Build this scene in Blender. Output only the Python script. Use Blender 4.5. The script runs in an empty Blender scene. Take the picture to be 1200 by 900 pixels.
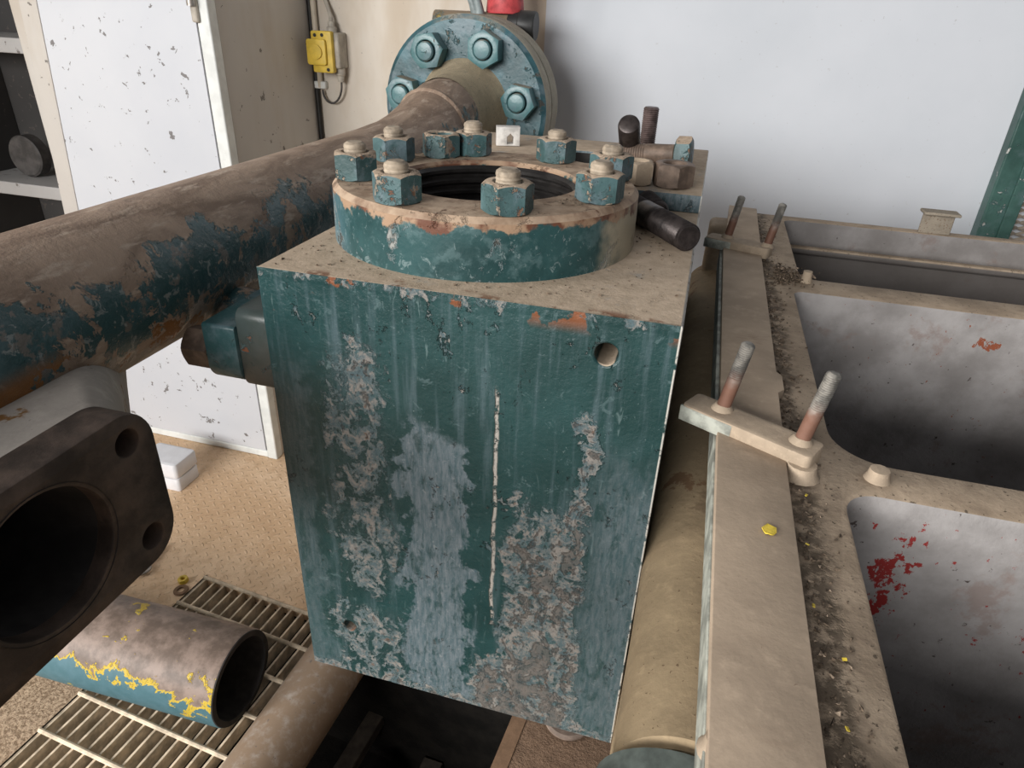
import bpy, bmesh, math, random
from mathutils import Vector, Matrix
S = bpy.context.scene
COL = S.collection
PI = math.pi
TOP = 1.25                      # height of the pump block's top above the floor
random.seed(7)

# ------------------------------------------------------------------ materials
class NT:
    def __init__(s, name, rough=0.6, metal=0.0, spec=0.5):
        s.m = bpy.data.materials.new(name); s.m.use_nodes = True
        s.t = s.m.node_tree; s.b = s.t.nodes['Principled BSDF']
        s.b.inputs['Roughness'].default_value = rough
        s.b.inputs['Metallic'].default_value = metal
        s.b.inputs['Specular IOR Level'].default_value = spec
        s._co = None; s._sep = None
    def node(s, t): return s.t.nodes.new(t)
    def put(s, sock, v):
        if isinstance(v, bpy.types.NodeSocket): s.t.links.new(v, sock)
        elif isinstance(v, (tuple, list)) and len(v) == 3 and sock.type == 'RGBA': sock.default_value = (*v, 1)
        else: sock.default_value = v
    def co(s):
        if s._co is None: s._co = s.node('ShaderNodeTexCoord').outputs['Object']
        return s._co
    def xyz(s):
        if s._sep is None:
            n = s.node('ShaderNodeSeparateXYZ'); s.t.links.new(s.co(), n.inputs[0]); s._sep = n.outputs
        return s._sep
    def nz(s, i=2):
        g = s.node('ShaderNodeNewGeometry'); n = s.node('ShaderNodeSeparateXYZ'); s.t.links.new(g.outputs['Normal'], n.inputs[0])
        return n.outputs[i]
    def rnd(s):
        n = s.node('ShaderNodeObjectInfo'); return n.outputs['Random']
    def shift(s, k=1.0, sc=(1, 1, 1)):
        # object coordinates, stretched and offset per object
        mp = s.node('ShaderNodeVectorMath'); mp.operation = 'MULTIPLY'; s.put(mp.inputs[0], s.co()); mp.inputs[1].default_value = sc
        ad = s.node('ShaderNodeVectorMath'); ad.operation = 'ADD'
        ml = s.node('ShaderNodeMath'); ml.operation = 'MULTIPLY'; s.put(ml.inputs[0], s.rnd()); ml.inputs[1].default_value = 13.7*k
        s.t.links.new(mp.outputs[0], ad.inputs[0]); s.t.links.new(ml.outputs[0], ad.inputs[1]); return ad.outputs[0]
    def vec(s, sc):
        mp = s.node('ShaderNodeVectorMath'); mp.operation = 'MULTIPLY'; s.put(mp.inputs[0], s.co()); mp.inputs[1].default_value = sc
        return mp.outputs[0]
    def noise(s, scale, detail=4, rough=.55, dist=0, vec=None):
        n = s.node('ShaderNodeTexNoise'); s.put(n.inputs['Vector'], vec or s.co())
        n.inputs['Scale'].default_value = scale; n.inputs['Detail'].default_value = detail
        n.inputs['Roughness'].default_value = rough; n.inputs['Distortion'].default_value = dist
        return n.outputs['Fac']
    def voro(s, scale, feature='F1', vec=None, out='Distance', rnd=1):
        n = s.node('ShaderNodeTexVoronoi'); n.feature = feature; s.put(n.inputs['Vector'], vec or s.co())
        n.inputs['Scale'].default_value = scale; n.inputs['Randomness'].default_value = rnd
        return n.outputs[out]
    def ma(s, op, a, b=0.0, c=None):
        n = s.node('ShaderNodeMath'); n.operation = op; s.put(n.inputs[0], a); s.put(n.inputs[1], b)
        if c is not None: s.put(n.inputs[2], c)
        return n.outputs[0]
    def ss(s, x, lo, hi, a=0.0, b=1.0):
        n = s.node('ShaderNodeMapRange'); n.interpolation_type = 'SMOOTHSTEP'
        s.put(n.inputs[0], x); n.inputs[1].default_value = lo; n.inputs[2].default_value = hi
        n.inputs[3].default_value = a; n.inputs[4].default_value = b
        return n.outputs[0]
    def box(s, x, lo, hi, e):
        return s.ma('MULTIPLY', s.ss(x, lo-e, lo+e), s.ss(x, hi-e, hi+e, 1.0, 0.0))
    def mul(s, *a):
        r = a[0]
        for q in a[1:]: r = s.ma('MULTIPLY', r, q)
        return r
    def add(s, *a):
        r = a[0]
        for q in a[1:]: r = s.ma('ADD', r, q)
        return r
    def mx(s, *a):
        r = a[0]
        for q in a[1:]: r = s.ma('MAXIMUM', r, q)
        return r
    def mix(s, f, a, b):
        n = s.node('ShaderNodeMix'); n.data_type = 'RGBA'; n.clamp_factor = True
        s.put(n.inputs[0], f); s.put(n.inputs[6], a); s.put(n.inputs[7], b)
        return n.outputs[2]
    def bump(s, h, strength=.5, dist=.002, prev=None):
        n = s.node('ShaderNodeBump'); n.inputs['Strength'].default_value = strength; n.inputs['Distance'].default_value = dist
        s.put(n.inputs['Height'], h)
        if prev is not None: s.t.links.new(prev, n.inputs['Normal'])
        return n.outputs[0]
    def out(s, col, normal=None, rough=None, metal=None):
        s.put(s.b.inputs['Base Color'], col)
        if normal is not None: s.t.links.new(normal, s.b.inputs['Normal'])
        if rough is not None: s.put(s.b.inputs['Roughness'], rough)
        if metal is not None: s.put(s.b.inputs['Metallic'], metal)
        return s.m

TEAL = (.008, .033, .033); TEAL2 = (.015, .051, .052); TEALP = (.10, .19, .20); BLUEG = (.125, .17, .195)
FLAKE = (.27, .225, .18); RUST = (.17, .06, .026); DUST = (.37, .285, .205); BROWN = (.085, .058, .042); BEIGE = (.40, .325, .25)
ORANGE = (.27, .115, .028)

def simple(name, col, var=.25, scale=25, rough=.6, metal=0, bump=.3, bd=.001, spec=.4):
    m = NT(name, rough, metal, spec)
    n = m.noise(scale, 6, .6, vec=m.shift()); n2 = m.noise(scale*7, 3, .6, vec=m.shift())
    d = tuple(c*(1-var) for c in col); l = tuple(min(1, c*(1+var)) for c in col)
    c = m.mix(m.ss(n, .35, .65), d, l)
    return m.out(c, m.bump(m.add(n, m.mul(n2, .5)), bump, bd))

def block_mat():
    m = NT('peeling_teal_block_paint', .38, 0, .38)
    x, y, z = m.xyz()
    # ragged coordinates, so that no mask has a straight edge
    wob = m.ma('SUBTRACT', m.noise(14, 6, .62), .5); wob2 = m.ma('SUBTRACT', m.noise(45, 5, .65), .5)
    ragx = m.add(x, m.mul(wob, .11), m.mul(wob2, .08)); ragz = m.add(z, m.mul(wob, .16), m.mul(wob2, .05))
    base = m.mix(m.ss(m.noise(6, 5, .6), .38, .66), TEAL, TEAL2)
    streak = m.noise(9, 5, .6, vec=m.vec((7, 1, .55)))
    base = m.mix(m.mul(m.ss(streak, .5, .75), .4), base, BLUEG)
    scr = m.noise(40, 3, .7, 1.5, vec=m.vec((2.2, 1, .35)))
    base = m.mix(m.mul(m.ss(scr, .62, .69), m.ss(m.noise(8, 3), .45, .6), .5), base, (.13, .19, .19))
    base = m.mix(m.mul(m.ss(m.noise(150, 4, .7), .63, .69), m.ss(m.noise(10, 4), .42, .6), .7), base, (.17, .22, .22))
    base = m.mix(m.mul(m.ss(m.noise(45, 6, .72, .8), .60, .66), .6), base, (.07, .115, .12))
    # worn grey-blue band down the middle and along the right side
    worn = m.mx(m.mul(m.box(ragx, .155, .243, .004), m.ss(ragz, -.16, -.19)),
                m.mul(m.ss(m.add(x, m.mul(wob, .05)), .36, .41), m.ss(ragz, -.12, -.24), .62),
                m.mul(m.ss(ragx, .045, .03), m.ss(ragz, -.08, -.16), .35),
                m.mul(m.ss(ragz, -.555, -.59), m.box(ragx, .16, .32, .01)), m.ss(z, .0, .002))
    wn = m.noise(34, 8, .72, .4, vec=m.vec((1.6, 1, .7)))
    worn = m.mul(worn, m.ss(wn, .36, .50, .25, 1.0))
    wc = m.mix(m.ss(m.noise(70, 6, .72, vec=m.vec((3, 1, .5))), .34, .66), (.045, .082, .095), (.125, .152, .168))
    wc = m.mix(m.mul(m.ss(m.noise(120, 4, .7), .58, .66), .6), wc, (.19, .21, .22))
    base = m.mix(worn, base, wc)
    # peeling zones
    zx = m.add(x, m.mul(wob, .075), m.mul(wob2, .05))
    zone = m.mx(m.mul(m.box(zx, .055, .15, .03), m.box(z, -.47, -.06, .06), .7),
                m.mul(m.box(zx, .03, .17, .03), m.ss(z, -.42, -.5), .72),
                m.mul(m.box(zx, .285, .385, .02), m.ss(z, -.12, -.34), 1.0),
                m.mul(m.box(zx, .362, .384, .004), m.ss(z, -.09, -.13), .95),
                m.mul(m.box(zx, .25, .40, .03), m.ss(z, -.47, -.55), 1.15),
                m.mul(m.ss(z, -.022, -.006), m.ss(z, .0005, -.0005), .5), m.mul(m.ss(z, -.59, -.615), .8), .3)
    fl = m.noise(24, 9, .72, .8, vec=m.vec((1.25, 1, .8))); fl2 = m.noise(95, 6, .7, .9); fl0 = m.noise(7, 4, .6)
    fr = m.add(m.mul(fl, .62), m.mul(fl2, .28), m.mul(fl0, .12), m.mul(zone, .25))
    peeled = m.ss(fr, .685, .695)
    rim = m.mul(m.box(fr, .668, .690, .006), m.ss(zone, .3, .6))
    flc = m.mix(m.ss(m.noise(58, 7, .74), .42, .58), (.06, .095, .105), (.20, .185, .168))
    flc = m.mix(m.ss(m.noise(50, 5, .65), .60, .66), flc, (.12, .085, .065))
    flc = m.mix(m.ss(m.noise(64, 5, .65, .5), .57, .6), flc, (.035, .075, .08))
    deep = m.mul(m.ss(fr, .74, .80), .7)
    flc = m.mix(deep, flc, (.085, .075, .066))
    col = m.mix(peeled, base, flc)
    col = m.mix(m.mul(rim, .65), col, (.30, .40, .42))
    # the long pale scratch
    sx = m.add(x, m.mul(m.ma('SUBTRACT', m.noise(12, 2), .5), .012))
    scratch = m.mul(m.box(m.add(sx, m.mul(wob2, .006)), .272, .2765, .0010), m.box(z, -.45, -.10, .006), m.ss(m.noise(60, 5, .7), .40, .5))
    col = m.mix(scratch, col, (.33, .31, .28))
    # rust chips along the top edge of the face
    chip = m.mul(m.ss(z, -.026, -.006), m.ss(z, .0005, -.0005), m.ss(m.noise(16, 5, .6, vec=m.vec((1, .4, 1))), .585, .61))
    col = m.mix(chip, col, RUST)
    # dust lying on the top
    nz = m.nz()
    dn = m.noise(9, 6, .65); dn2 = m.noise(55, 4, .6)
    dust = m.mix(m.ss(dn2, .3, .7), (.34, .265, .19), (.44, .345, .255))
    dust = m.mix(m.ss(m.noise(130, 3, .7), .69, .75), dust, (.12, .085, .06))
    bare = m.mul(m.ss(dn, .56, .68), .75)
    dust = m.mix(bare, dust, (.215, .235, .235))
    edge = m.mul(m.ss(m.add(y, m.mul(wob, .05)), .02, .0), m.ss(m.noise(22, 5, .6), .52, .58))
    dust = m.mix(edge, dust, (.16, .075, .04))
    up = m.ss(nz, .6, .8)
    col = m.mix(up, col, dust)
    side = m.mul(m.ss(x, .4472, .4482), m.ss(m.nz(0), .995, .96), m.ss(m.noise(50, 5, .65), .36, .46))
    col = m.mix(side, col, (.44, .42, .38))
    h = m.add(m.mul(m.ss(fr, .66, .70), -1.0), m.mul(rim, .8), m.mul(m.noise(70, 5, .6), .35), m.mul(fl2, m.ss(zone, .35, .7), .6), m.mul(deep, -.8), m.mul(scratch, -.5))
    nrm = m.bump(m.mul(h, m.ss(nz, .6, .8, 1.0, .22)), .95, .0036)
    nrm = m.bump(m.add(m.noise(190, 4, .65), m.mul(m.noise(75, 7, .75), m.add(.5, m.mul(peeled, 1.6)))), .42, .0016, nrm)
    rough = m.add(.36, m.mul(peeled, .35), m.mul(worn, .18), m.mul(up, .4))
    return m.out(col, nrm, rough)

def peel(name, a=TEAL, b=TEAL2, under=FLAKE, rust=RUST, amount=.5, scale=22, dust=True, pale=0.3, dustc=DUST, rough=.42, dustlo=.55):
    """old gloss paint, flaking, with dust lying on whatever faces up"""
    m = NT(name, rough, 0, .5)
    v = m.shift()
    base = m.mix(m.ss(m.noise(scale*.4, 5, .6, vec=v), .38, .62), a, b)
    base = m.mix(m.mul(m.ss(m.noise(scale*.55, 6, .65, vec=v), .5, .62), pale), base, BLUEG)
    f = m.add(m.mul(m.noise(scale, 8, .68, .5, vec=v), .7), m.mul(m.noise(scale*3.2, 5, .65, .6, vec=v), .3))
    t = .66 - .2*amount
    pe = m.ss(f, t, t+.012); rim = m.box(f, t-.018, t+.004, .006)
    u = m.mix(m.ss(m.noise(scale*.8, 5, .6, vec=v), .44, .58), under, rust)
    col = m.mix(pe, base, u)
    col = m.mix(m.mul(rim, .5), col, TEALP)
    r = m.add(rough, m.mul(pe, .35))
    if dust:
        up = m.ss(m.add(m.nz(), m.mul(m.ma('SUBTRACT', m.noise(scale, 5, .6, vec=v), .5), .5)), dustlo, dustlo+.3)
        dc = m.mix(m.ss(m.noise(scale*4, 4, .6, vec=v), .35, .65), tuple(q*.72 for q in dustc), dustc)
        dc = m.mix(m.ss(m.noise(scale*6, 3, .7, vec=v), .64, .7), dc, (.09, .05, .03))
        col = m.mix(up, col, dc); r = m.add(r, m.mul(up, .4))
    n = m.bump(m.add(m.mul(m.ss(f, t-.02, t+.02), -1), m.mul(rim, .8), m.mul(m.noise(scale*3, 4, .6, vec=v), .5)), .8, .002)
    return m.out(col, m.bump(m.noise(scale*9, 3, .6, vec=v), .2, .0008, n), r)

def flange_mat():
    m = NT('teal_flange_ring_paint', .5, 0, .35)
    x, y, z = m.xyz(); nz = m.nz()
    base = m.mix(m.ss(m.noise(10, 5, .6), .4, .62), (.010, .038, .039), (.021, .064, .066))
    base = m.mix(m.mul(m.ss(m.noise(30, 7, .7), .5, .62), .4), base, (.10, .165, .17))
    base = m.mix(m.mul(m.ss(m.noise(90, 4, .7, 1), .58, .66), .5), base, (.2, .26, .26))
    # paler, more flaked on the left-hand side
    lf = m.ss(m.add(x, m.mul(m.noise(14, 5, .6), .08)), .13, .05)
    f = m.add(m.mul(m.noise(24, 8, .68, .6), .7), m.mul(m.noise(75, 5, .65), .3), m.mul(lf, .13))
    pe = m.ss(f, .592, .604); rim = m.box(f, .568, .597, .006)
    col = m.mix(m.mul(lf, .7), base, (.12, .20, .245))
    col = m.mix(pe, col, m.mix(m.ss(m.noise(30, 4), .42, .58), (.23, .235, .22), (.05, .055, .05)))
    col = m.mix(m.mul(rim, .45), col, (.28, .36, .37))
    rt = m.ss(m.add(x, m.mul(m.noise(20, 5, .6), .05)), .372, .395)
    col = m.mix(m.mul(rt, m.ss(nz, .6, .5)), col, (.33, .29, .21))
    chip = m.ss(m.add(z, m.mul(m.ma('SUBTRACT', m.noise(26, 6, .65), .5), .07)), .052, .057)
    col = m.mix(chip, col, m.mix(m.ss(m.noise(35, 5), .45, .6), (.30, .20, .13), (.12, .05, .03)))
    up = m.ss(nz, .5, .8)
    d = m.mix(m.ss(m.noise(30, 6, .65), .36, .64), (.22, .15, .10), (.40, .30, .215))
    d = m.mix(m.ss(m.noise(18, 6, .7, 1), .6, .66), d, (.10, .055, .035))
    col = m.mix(up, col, d)
    n = m.bump(m.add(m.mul(m.ss(f, .57, .62), -1), m.mul(rim, .7), m.mul(m.noise(60, 4), .5)), .8, .0022)
    return m.out(col, n, m.add(.4, m.mul(up, .45), m.mul(pe, .25)))

def pipe_mat():
    m = NT('rusty_manifold_pipe_paint', .5, 0, .5)
    x, y, z = m.xyz()
    # angle round the pipe, measured from straight up towards +x
    ang = m.ma('ARCTAN2', m.ma('SUBTRACT', x, -.207), m.ma('SUBTRACT', z, -.054))
    w = m.ma('SUBTRACT', m.noise(9, 6, .62), .5); w2 = m.ma('SUBTRACT', m.noise(34, 5, .65), .5)
    a = m.add(ang, m.mul(w, 2.2), m.mul(w2, .7))
    brown = m.mix(m.ss(m.noise(18, 6, .65, 1, vec=m.vec((1, .35, 1))), .35, .65), (.16, .105, .072), (.31, .225, .165))
    brown = m.mix(m.ss(m.noise(60, 4, .7, vec=m.vec((1, .25, 1))), .52, .68), brown, (.37, .29, .225))
    teal = m.mix(m.ss(m.noise(14, 6, .65), .42, .6), (.022, .060, .064), (.05, .10, .11))
    teal = m.mix(m.ss(m.noise(26, 7, .72), .55, .6), teal, (.13, .115, .10))
    teal = m.mix(m.mul(m.ss(m.noise(70, 5, .7, .8), .57, .63), .7), teal, (.24, .25, .24))
    tf = m.add(m.mul(m.noise(11, 8, .72, .6), .75), m.mul(m.noise(50, 6, .72, .8), .25))
    tm = m.mul(m.ss(a, .92, .97), m.ss(a, 2.2, 2.1), m.ss(m.add(tf, m.mul(m.box(ang, 1.1, 1.8, .3), .05)), .495, .507))
    col = m.mix(tm, brown, teal)
    under = m.mix(m.ss(m.noise(22, 5, .6), .4, .6), (.20, .17, .145), (.34, .29, .25))
    col = m.mix(m.ss(a, 2.0, 2.1), col, under)
    pk = m.mul(m.ss(m.add(m.noise(15, 7, .66), m.mul(m.ss(y, .1, -.3), .11)), .60, .612), m.ss(ang, 1.45, 1.7))
    col = m.mix(pk, col, m.mix(m.noise(60, 4), (.14, .06, .02), ORANGE))
    h = m.add(m.mul(m.ss(a, .93, 1.02), .8), m.mul(m.noise(40, 6, .65), 1.0), m.mul(pk, -.6))
    n = m.bump(m.add(h, m.mul(m.noise(24, 8, .7, .6), 1.2, tm)), .8, .0026)
    return m.out(col, m.bump(m.noise(120, 5, .68), .5, .0016, n), m.add(.62, m.mul(tm, -.34)))

def dusty(name, col, dark, scale=14, spots=.66, rough=.85, bump=.5, bd=.0015, tint=None):
    m = NT(name, rough, 0, .25)
    n = m.noise(scale, 6, .62); n2 = m.noise(scale*5, 5, .65); n3 = m.noise(scale*14, 3, .6)
    c = m.mix(m.ss(n, .34, .66), tuple(q*.78 for q in col), col)
    c = m.mix(m.mul(m.ss(n2, .5, .72), .5), c, tuple(min(1, q*1.22) for q in col))
    c = m.mix(m.ss(n3, spots, spots+.05), c, dark)
    c = m.mix(m.mul(m.ss(m.noise(scale*.5, 5, .7, .6), .6, .68), .55), c, dark)
    if tint: c = m.mix(m.ss(m.noise(scale*.8, 6, .7), .6, .64), c, tint)
    return m.out(c, m.bump(m.add(n, m.mul(n2, .6), m.mul(n3, .25)), bump, bd))

def frame_mat():
    m = NT('dust_covered_casting', .85, 0, .25)
    x, y, z = m.xyz(); nz = m.nz(); up = m.ss(nz, .45, .75)
    n = m.noise(14, 6, .62); n2 = m.noise(70, 5, .65); n3 = m.noise(200, 3, .6)
    d = m.mix(m.ss(n, .34, .66), (.255, .195, .138), (.39, .305, .222))
    d = m.mix(m.mul(m.ss(n2, .5, .7), .6), d, (.22, .165, .12))
    d = m.mix(m.ss(n3, .63, .68), d, (.11, .085, .06))
    dirt = m.mul(m.box(m.add(x, m.mul(m.ma('SUBTRACT', n, .5), .04)), .555, .592, .008), m.ss(n2, .36, .56))
    d = m.mix(m.mul(dirt, .85), d, (.085, .064, .045))
    # inner walls: bare grey with rust bloom
    g = m.mix(m.ss(m.noise(8, 6, .62), .34, .66), (.19, .176, .168), (.315, .298, .29))
    g = m.mix(m.mul(m.ss(m.noise(11, 6, .7), .56, .66), .6), g, (.20, .145, .125))
    g = m.mix(m.ss(m.noise(90, 4, .6), .67, .72), g, (.07, .055, .05))
    # red paint splashed on the wall of the nearest pocket, rust on the next
    sp = m.noise(105, 5, .7, vec=m.vec((1, 1, .75)))
    def dot(cx, cz, rx, rz, tilt=0.):
        dx = m.ma('SUBTRACT', m.add(x, m.mul(z, tilt)), cx); dz = m.ma('SUBTRACT', z, cz)
        q = m.add(m.ma('POWER', m.ma('ABSOLUTE', m.mul(dx, 1/rx)), 2.0), m.ma('POWER', m.ma('ABSOLUTE', m.mul(dz, 1/rz)), 2.0))
        return m.ss(q, 1.0, 0.0)
    near = m.ss(y, .0, -.02)
    red = m.mul(near, m.ss(m.add(sp, m.mul(dot(.710, -.228, .030, .088, -.12), .19)), .655, .67))
    g = m.mix(red, g, (.22, .022, .02))
    rs = m.mul(m.box(y, .45, .55, .02), m.ss(m.add(sp, m.mul(dot(.915, -.178, .03, .014), .22)), .68, .70))
    g = m.mix(rs, g, (.20, .055, .025))
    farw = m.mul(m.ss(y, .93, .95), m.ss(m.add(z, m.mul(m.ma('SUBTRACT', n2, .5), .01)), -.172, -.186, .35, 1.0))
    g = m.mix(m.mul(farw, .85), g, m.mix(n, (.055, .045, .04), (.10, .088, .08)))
    c = m.mix(up, g, d)
    return m.out(c, m.bump(m.add(n, m.mul(n2, .7), m.mul(n3, .3), m.mul(dirt, .6)), .6, .002), m.add(.55, m.mul(up, .3)))

def floor_mat():
    m = NT('dusty_chequer_plate', .9, 0, .2)
    x, y, z = m.xyz()
    # raised lozenges, turned alternately
    K = 1/.026
    c45 = math.cos(.785+.087); s45 = math.sin(.785+.087)
    u = m.add(m.mul(x, K*c45), m.mul(y, K*s45)); v = m.add(m.mul(x, -K*s45), m.mul(y, K*c45))
    fu = m.ma('SUBTRACT', m.ma('FRACT', u), .5); fv = m.ma('SUBTRACT', m.ma('FRACT', v), .5)
    par = m.ma('FRACT', m.mul(m.add(m.ma('FLOOR', u), m.ma('FLOOR', v)), .5)); sel = m.ss(par, .2, .3)
    def ell(p, q): return m.ss(m.add(m.mul(p, p, 5.5), m.mul(q, q, 42)), 1.0, .35)
    tread = m.add(m.mul(sel, ell(fu, fv)), m.mul(m.ma('SUBTRACT', 1.0, sel), ell(fv, fu)))
    n = m.noise(3.5, 6, .62); n2 = m.noise(30, 5, .62); n3 = m.noise(110, 4, .65)
    c = m.mix(m.ss(n, .35, .65), (.58, .395, .245), (.74, .545, .37))
    c = m.mix(m.mul(m.ss(n2, .45, .7), .6), c, (.50, .33, .20))
    c = m.mix(m.mul(tread, .28), c, (.70, .54, .38))
    c = m.mix(m.ss(n3, .66, .7), c, (.13, .085, .055))
    # loose grit towards the front left
    gm = m.ss(m.add(y, m.mul(m.ma('SUBTRACT', n2, .5), .2)), .32, .18)
    gr = m.mix(m.ss(m.noise(170, 4, .7), .38, .62), (.20, .135, .085), (.48, .355, .245))
    c = m.mix(gm, c, gr)
    h = m.add(m.mul(tread, m.ma('SUBTRACT', 1.0, gm)), m.mul(n3, .5), m.mul(gm, m.noise(170, 4, .7), 1.4))
    return m.out(c, m.bump(h, .7, .003))

def wall_mat(name, a, b, spots=.7, stain=None, sc=10):
    m = NT(name, .6, 0, .3)
    n = m.noise(1.6, 5, .6); c = m.mix(m.ss(n, .3, .7), a, b)
    if stain: c = m.mix(m.mul(m.ss(m.noise(2.4, 5, .6, vec=m.vec((1.5, 1.5, .5))), .48, .7), .6), c, stain)
    f = m.noise(sc*2.6, 5, .62, .3); g = m.noise(sc*.35, 2)
    sp = m.ss(m.add(f, m.mul(g, .18)), spots+.13, spots+.14)
    c = m.mix(m.mul(sp, .8), c, (.10, .085, .075))
    c = m.mix(m.mul(m.ss(m.noise(sc*9, 3, .6), .70, .74), .35), c, (.25, .22, .20))
    return m.out(c, m.bump(m.add(m.mul(sp, -1), m.mul(m.noise(40, 4), .4)), .35, .0012))

def loose_pipe_mat():
    m = NT('yellow_and_teal_flaking_pipe', .5, 0, .4)
    x, y, z = m.xyz()
    n = m.noise(11, 7, .66, .4); n2 = m.noise(30, 5, .65)
    ff = m.add(m.mul(n, .7), m.mul(n2, .3))
    bare = m.mix(m.ss(m.noise(20, 6, .65), .36, .64), (.13, .095, .075), (.26, .195, .16))
    zz = m.ss(m.add(z, m.mul(m.ma('SUBTRACT', n2, .5), .10)), -1.05, -1.15)   # paint has stayed on the flank
    f2 = m.add(ff, m.mul(zz, .24), -.035)
    c = m.mix(m.ss(f2, .562, .566), bare, (.52, .37, .04))
    c = m.mix(m.ss(f2, .60, .604), c, m.mix(m.noise(40, 4), (.035, .105, .12), (.10, .19, .23)))
    return m.out(c, m.bump(m.add(m.mul(m.ss(f2, .55, .59), 1), m.mul(n2, .5)), .8, .002))

def pale_pipe_mat():
    m = NT('worn_white_painted_pipe', .5, 0, .4)
    n = m.noise(9, 6, .65); n2 = m.noise(45, 5, .65)
    x, y, z = m.xyz()
    c = m.mix(m.ss(n, .3, .7), (.60, .585, .56), (.46, .465, .46))
    rb = m.ss(m.add(x, m.mul(m.ma('SUBTRACT', n, .5), .06)), -.25, -.185)
    c = m.mix(m.mul(rb, m.ss(n2, .2, .55, .6, .95)), c, (.22, .15, .095))
    c = m.mix(m.ss(m.noise(60, 4, .6), .66, .7), c, (.13, .11, .10))
    return m.out(c, m.bump(m.add(n, n2), .2, .001))

MT = {}
MT['block'] = block_mat(); MT['flange'] = flange_mat(); MT['pipe'] = pipe_mat(); MT['frame'] = frame_mat(); MT['floor'] = floor_mat()
MT['nut'] = peel('teal_nut_paint', (.022, .055, .055), (.05, .105, .11), (.24, .20, .155), (.12, .06, .035), .52, 38, True, .6, (.38, .29, .21), .5, .5)
MT['thread'] = simple('dusty_stud_steel', (.27, .22, .165), .35, 60, .7, .0)
MT['bore'] = simple('greasy_black_bore', (.02, .018, .017), .4, 30, .35, .3)
MT['farpaint'] = peel('thick_turquoise_paint', (.018, .06, .07), (.045, .125, .15), (.12, .11, .09), (.05, .05, .045), .30, 24, True, .55, (.36, .30, .225))
MT['farnut'] = peel('pale_turquoise_nut_paint', (.05, .13, .14), (.09, .185, .195), (.30, .27, .22), (.16, .08, .05), .2, 30, True, .5, (.36, .30, .225), .35, .7)
MT['rim'] = dusty('dusty_flange_rim', (.38, .345, .275), (.11, .14, .135), 22)
MT['neck'] = dusty('dusty_pipe_neck', (.36, .295, .20), (.10, .12, .11), 20, .62)
MT['brownsteel'] = simple('dark_rusty_steel', (.072, .051, .040), .45, 24, .62, .25, .6, .002)
MT['brownnut'] = simple('brown_rusty_nut', (.15, .108, .082), .35, 45, .6, .2, .5)
MT['paddark'] = peel('dark_weathered_pad', (.04, .055, .05), (.085, .075, .062), (.10, .08, .065), RUST, .3, 14, False, .1)
MT['tealplate'] = peel('thick_teal_plate_paint', (.012, .05, .054), (.03, .09, .096), (.035, .05, .05), (.16, .2, .2), .42, 22, False, .55)
MT['blacksteel'] = simple('oily_black_stud', (.042, .034, .032), .4, 60, .4, .55, .4)
MT['greystud'] = simple('grey_oxidised_stud', (.11, .08, .075), .35, 70, .45, .45, .4)
MT['browntube'] = peel('brown_tube_with_yellow_paint', (.13, .095, .065), (.20, .15, .10), (.07, .06, .05), (.45, .32, .05), .4, 9, False, .0)
MT['black'] = simple('black_plastic', (.018, .018, .018), .2, 40, .45)
MT['red'] = simple('faded_red_paint', (.42, .055, .06), .3, 30, .5)
MT['leverpaint'] = simple('grey_teal_lever', (.20, .235, .235), .3, 30, .5)
MT['white_nut'] = simple('white_painted_clip', (.50, .48, .45), .2, 60, .5)
MT['beigeplate'] = dusty('dusty_cover_strip', (.43, .335, .247), (.24, .17, .12), 9, .72)
MT['tealedge'] = simple('worn_teal_edge', (.30, .31, .27), .4, 40, .6)
MT['barrelend'] = simple('grey_green_worn_end', (.085, .10, .09), .35, 30, .55)
MT['neck2'] = dusty('grey_beige_branch', (.36, .325, .29), (.13, .10, .08), 11, .70, tint=(.19, .095, .03))
MT['lug'] = dusty('grey_brown_lug', (.27, .23, .18), (.13, .08, .05), 22, .6)
MT['slabdisc'] = simple('brown_disc', (.20, .15, .12), .3, 30, .7)
MT['hump'] = dusty('ochre_dust_on_barrel', (.36, .27, .165), (.15, .10, .06), 13, .66, .8, .6, .002, tint=(.22, .135, .075))
MT['bracket'] = dusty('dusty_bracket', (.38, .30, .22), (.17, .14, .11), 26, .68)
def stud_two():
    m = NT('rusty_thread_with_pale_end', .6, .2, .4)
    x, y, z = m.xyz(); n = m.noise(60, 5, .6, vec=m.shift())
    t = m.ss(m.add(z, m.mul(m.ma('SUBTRACT', n, .5), .03)), .030, .052)
    c = m.mix(t, m.mix(n, (.13, .06, .038), (.23, .125, .09)), m.mix(m.ss(n, .4, .6), (.10, .095, .085), (.23, .215, .19)))
    return m.out(c, m.bump(n, .4, .001))
MT['stud'] = stud_two()
MT['whitewall'] = wall_mat('white_painted_wall', (.485, .51, .545), (.54, .56, .595), .72)
MT['creamwall'] = wall_mat('aged_cream_wall', (.50, .45, .385), (.60, .55, .48), .72, (.42, .33, .23))
MT['door'] = wall_mat('chipped_white_door_paint', (.52, .54, .58), (.575, .59, .62), .60, None, 11)
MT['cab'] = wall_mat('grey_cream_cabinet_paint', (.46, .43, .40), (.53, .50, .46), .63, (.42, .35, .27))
MT['post'] = simple('white_gloss_post', (.66, .68, .66), .08, 20, .4, 0, .15)
MT['shelfshade'] = wall_mat('shade_darkened_panel', (.04, .038, .037), (.06, .057, .055), .60, None, 12)  # darkened so the panels carry the shade of the deep recess
MT['shelf'] = wall_mat('chipped_white_shelf', (.33, .32, .31), (.42, .41, .40), .58, None, 12)
MT['yellow'] = simple('yellow_plastic', (.62, .44, .06), .12, 30, .45, 0, .1)
MT['greyplastic'] = simple('grey_plastic', (.36, .33, .28), .2, 30, .5, 0, .1)
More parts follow.
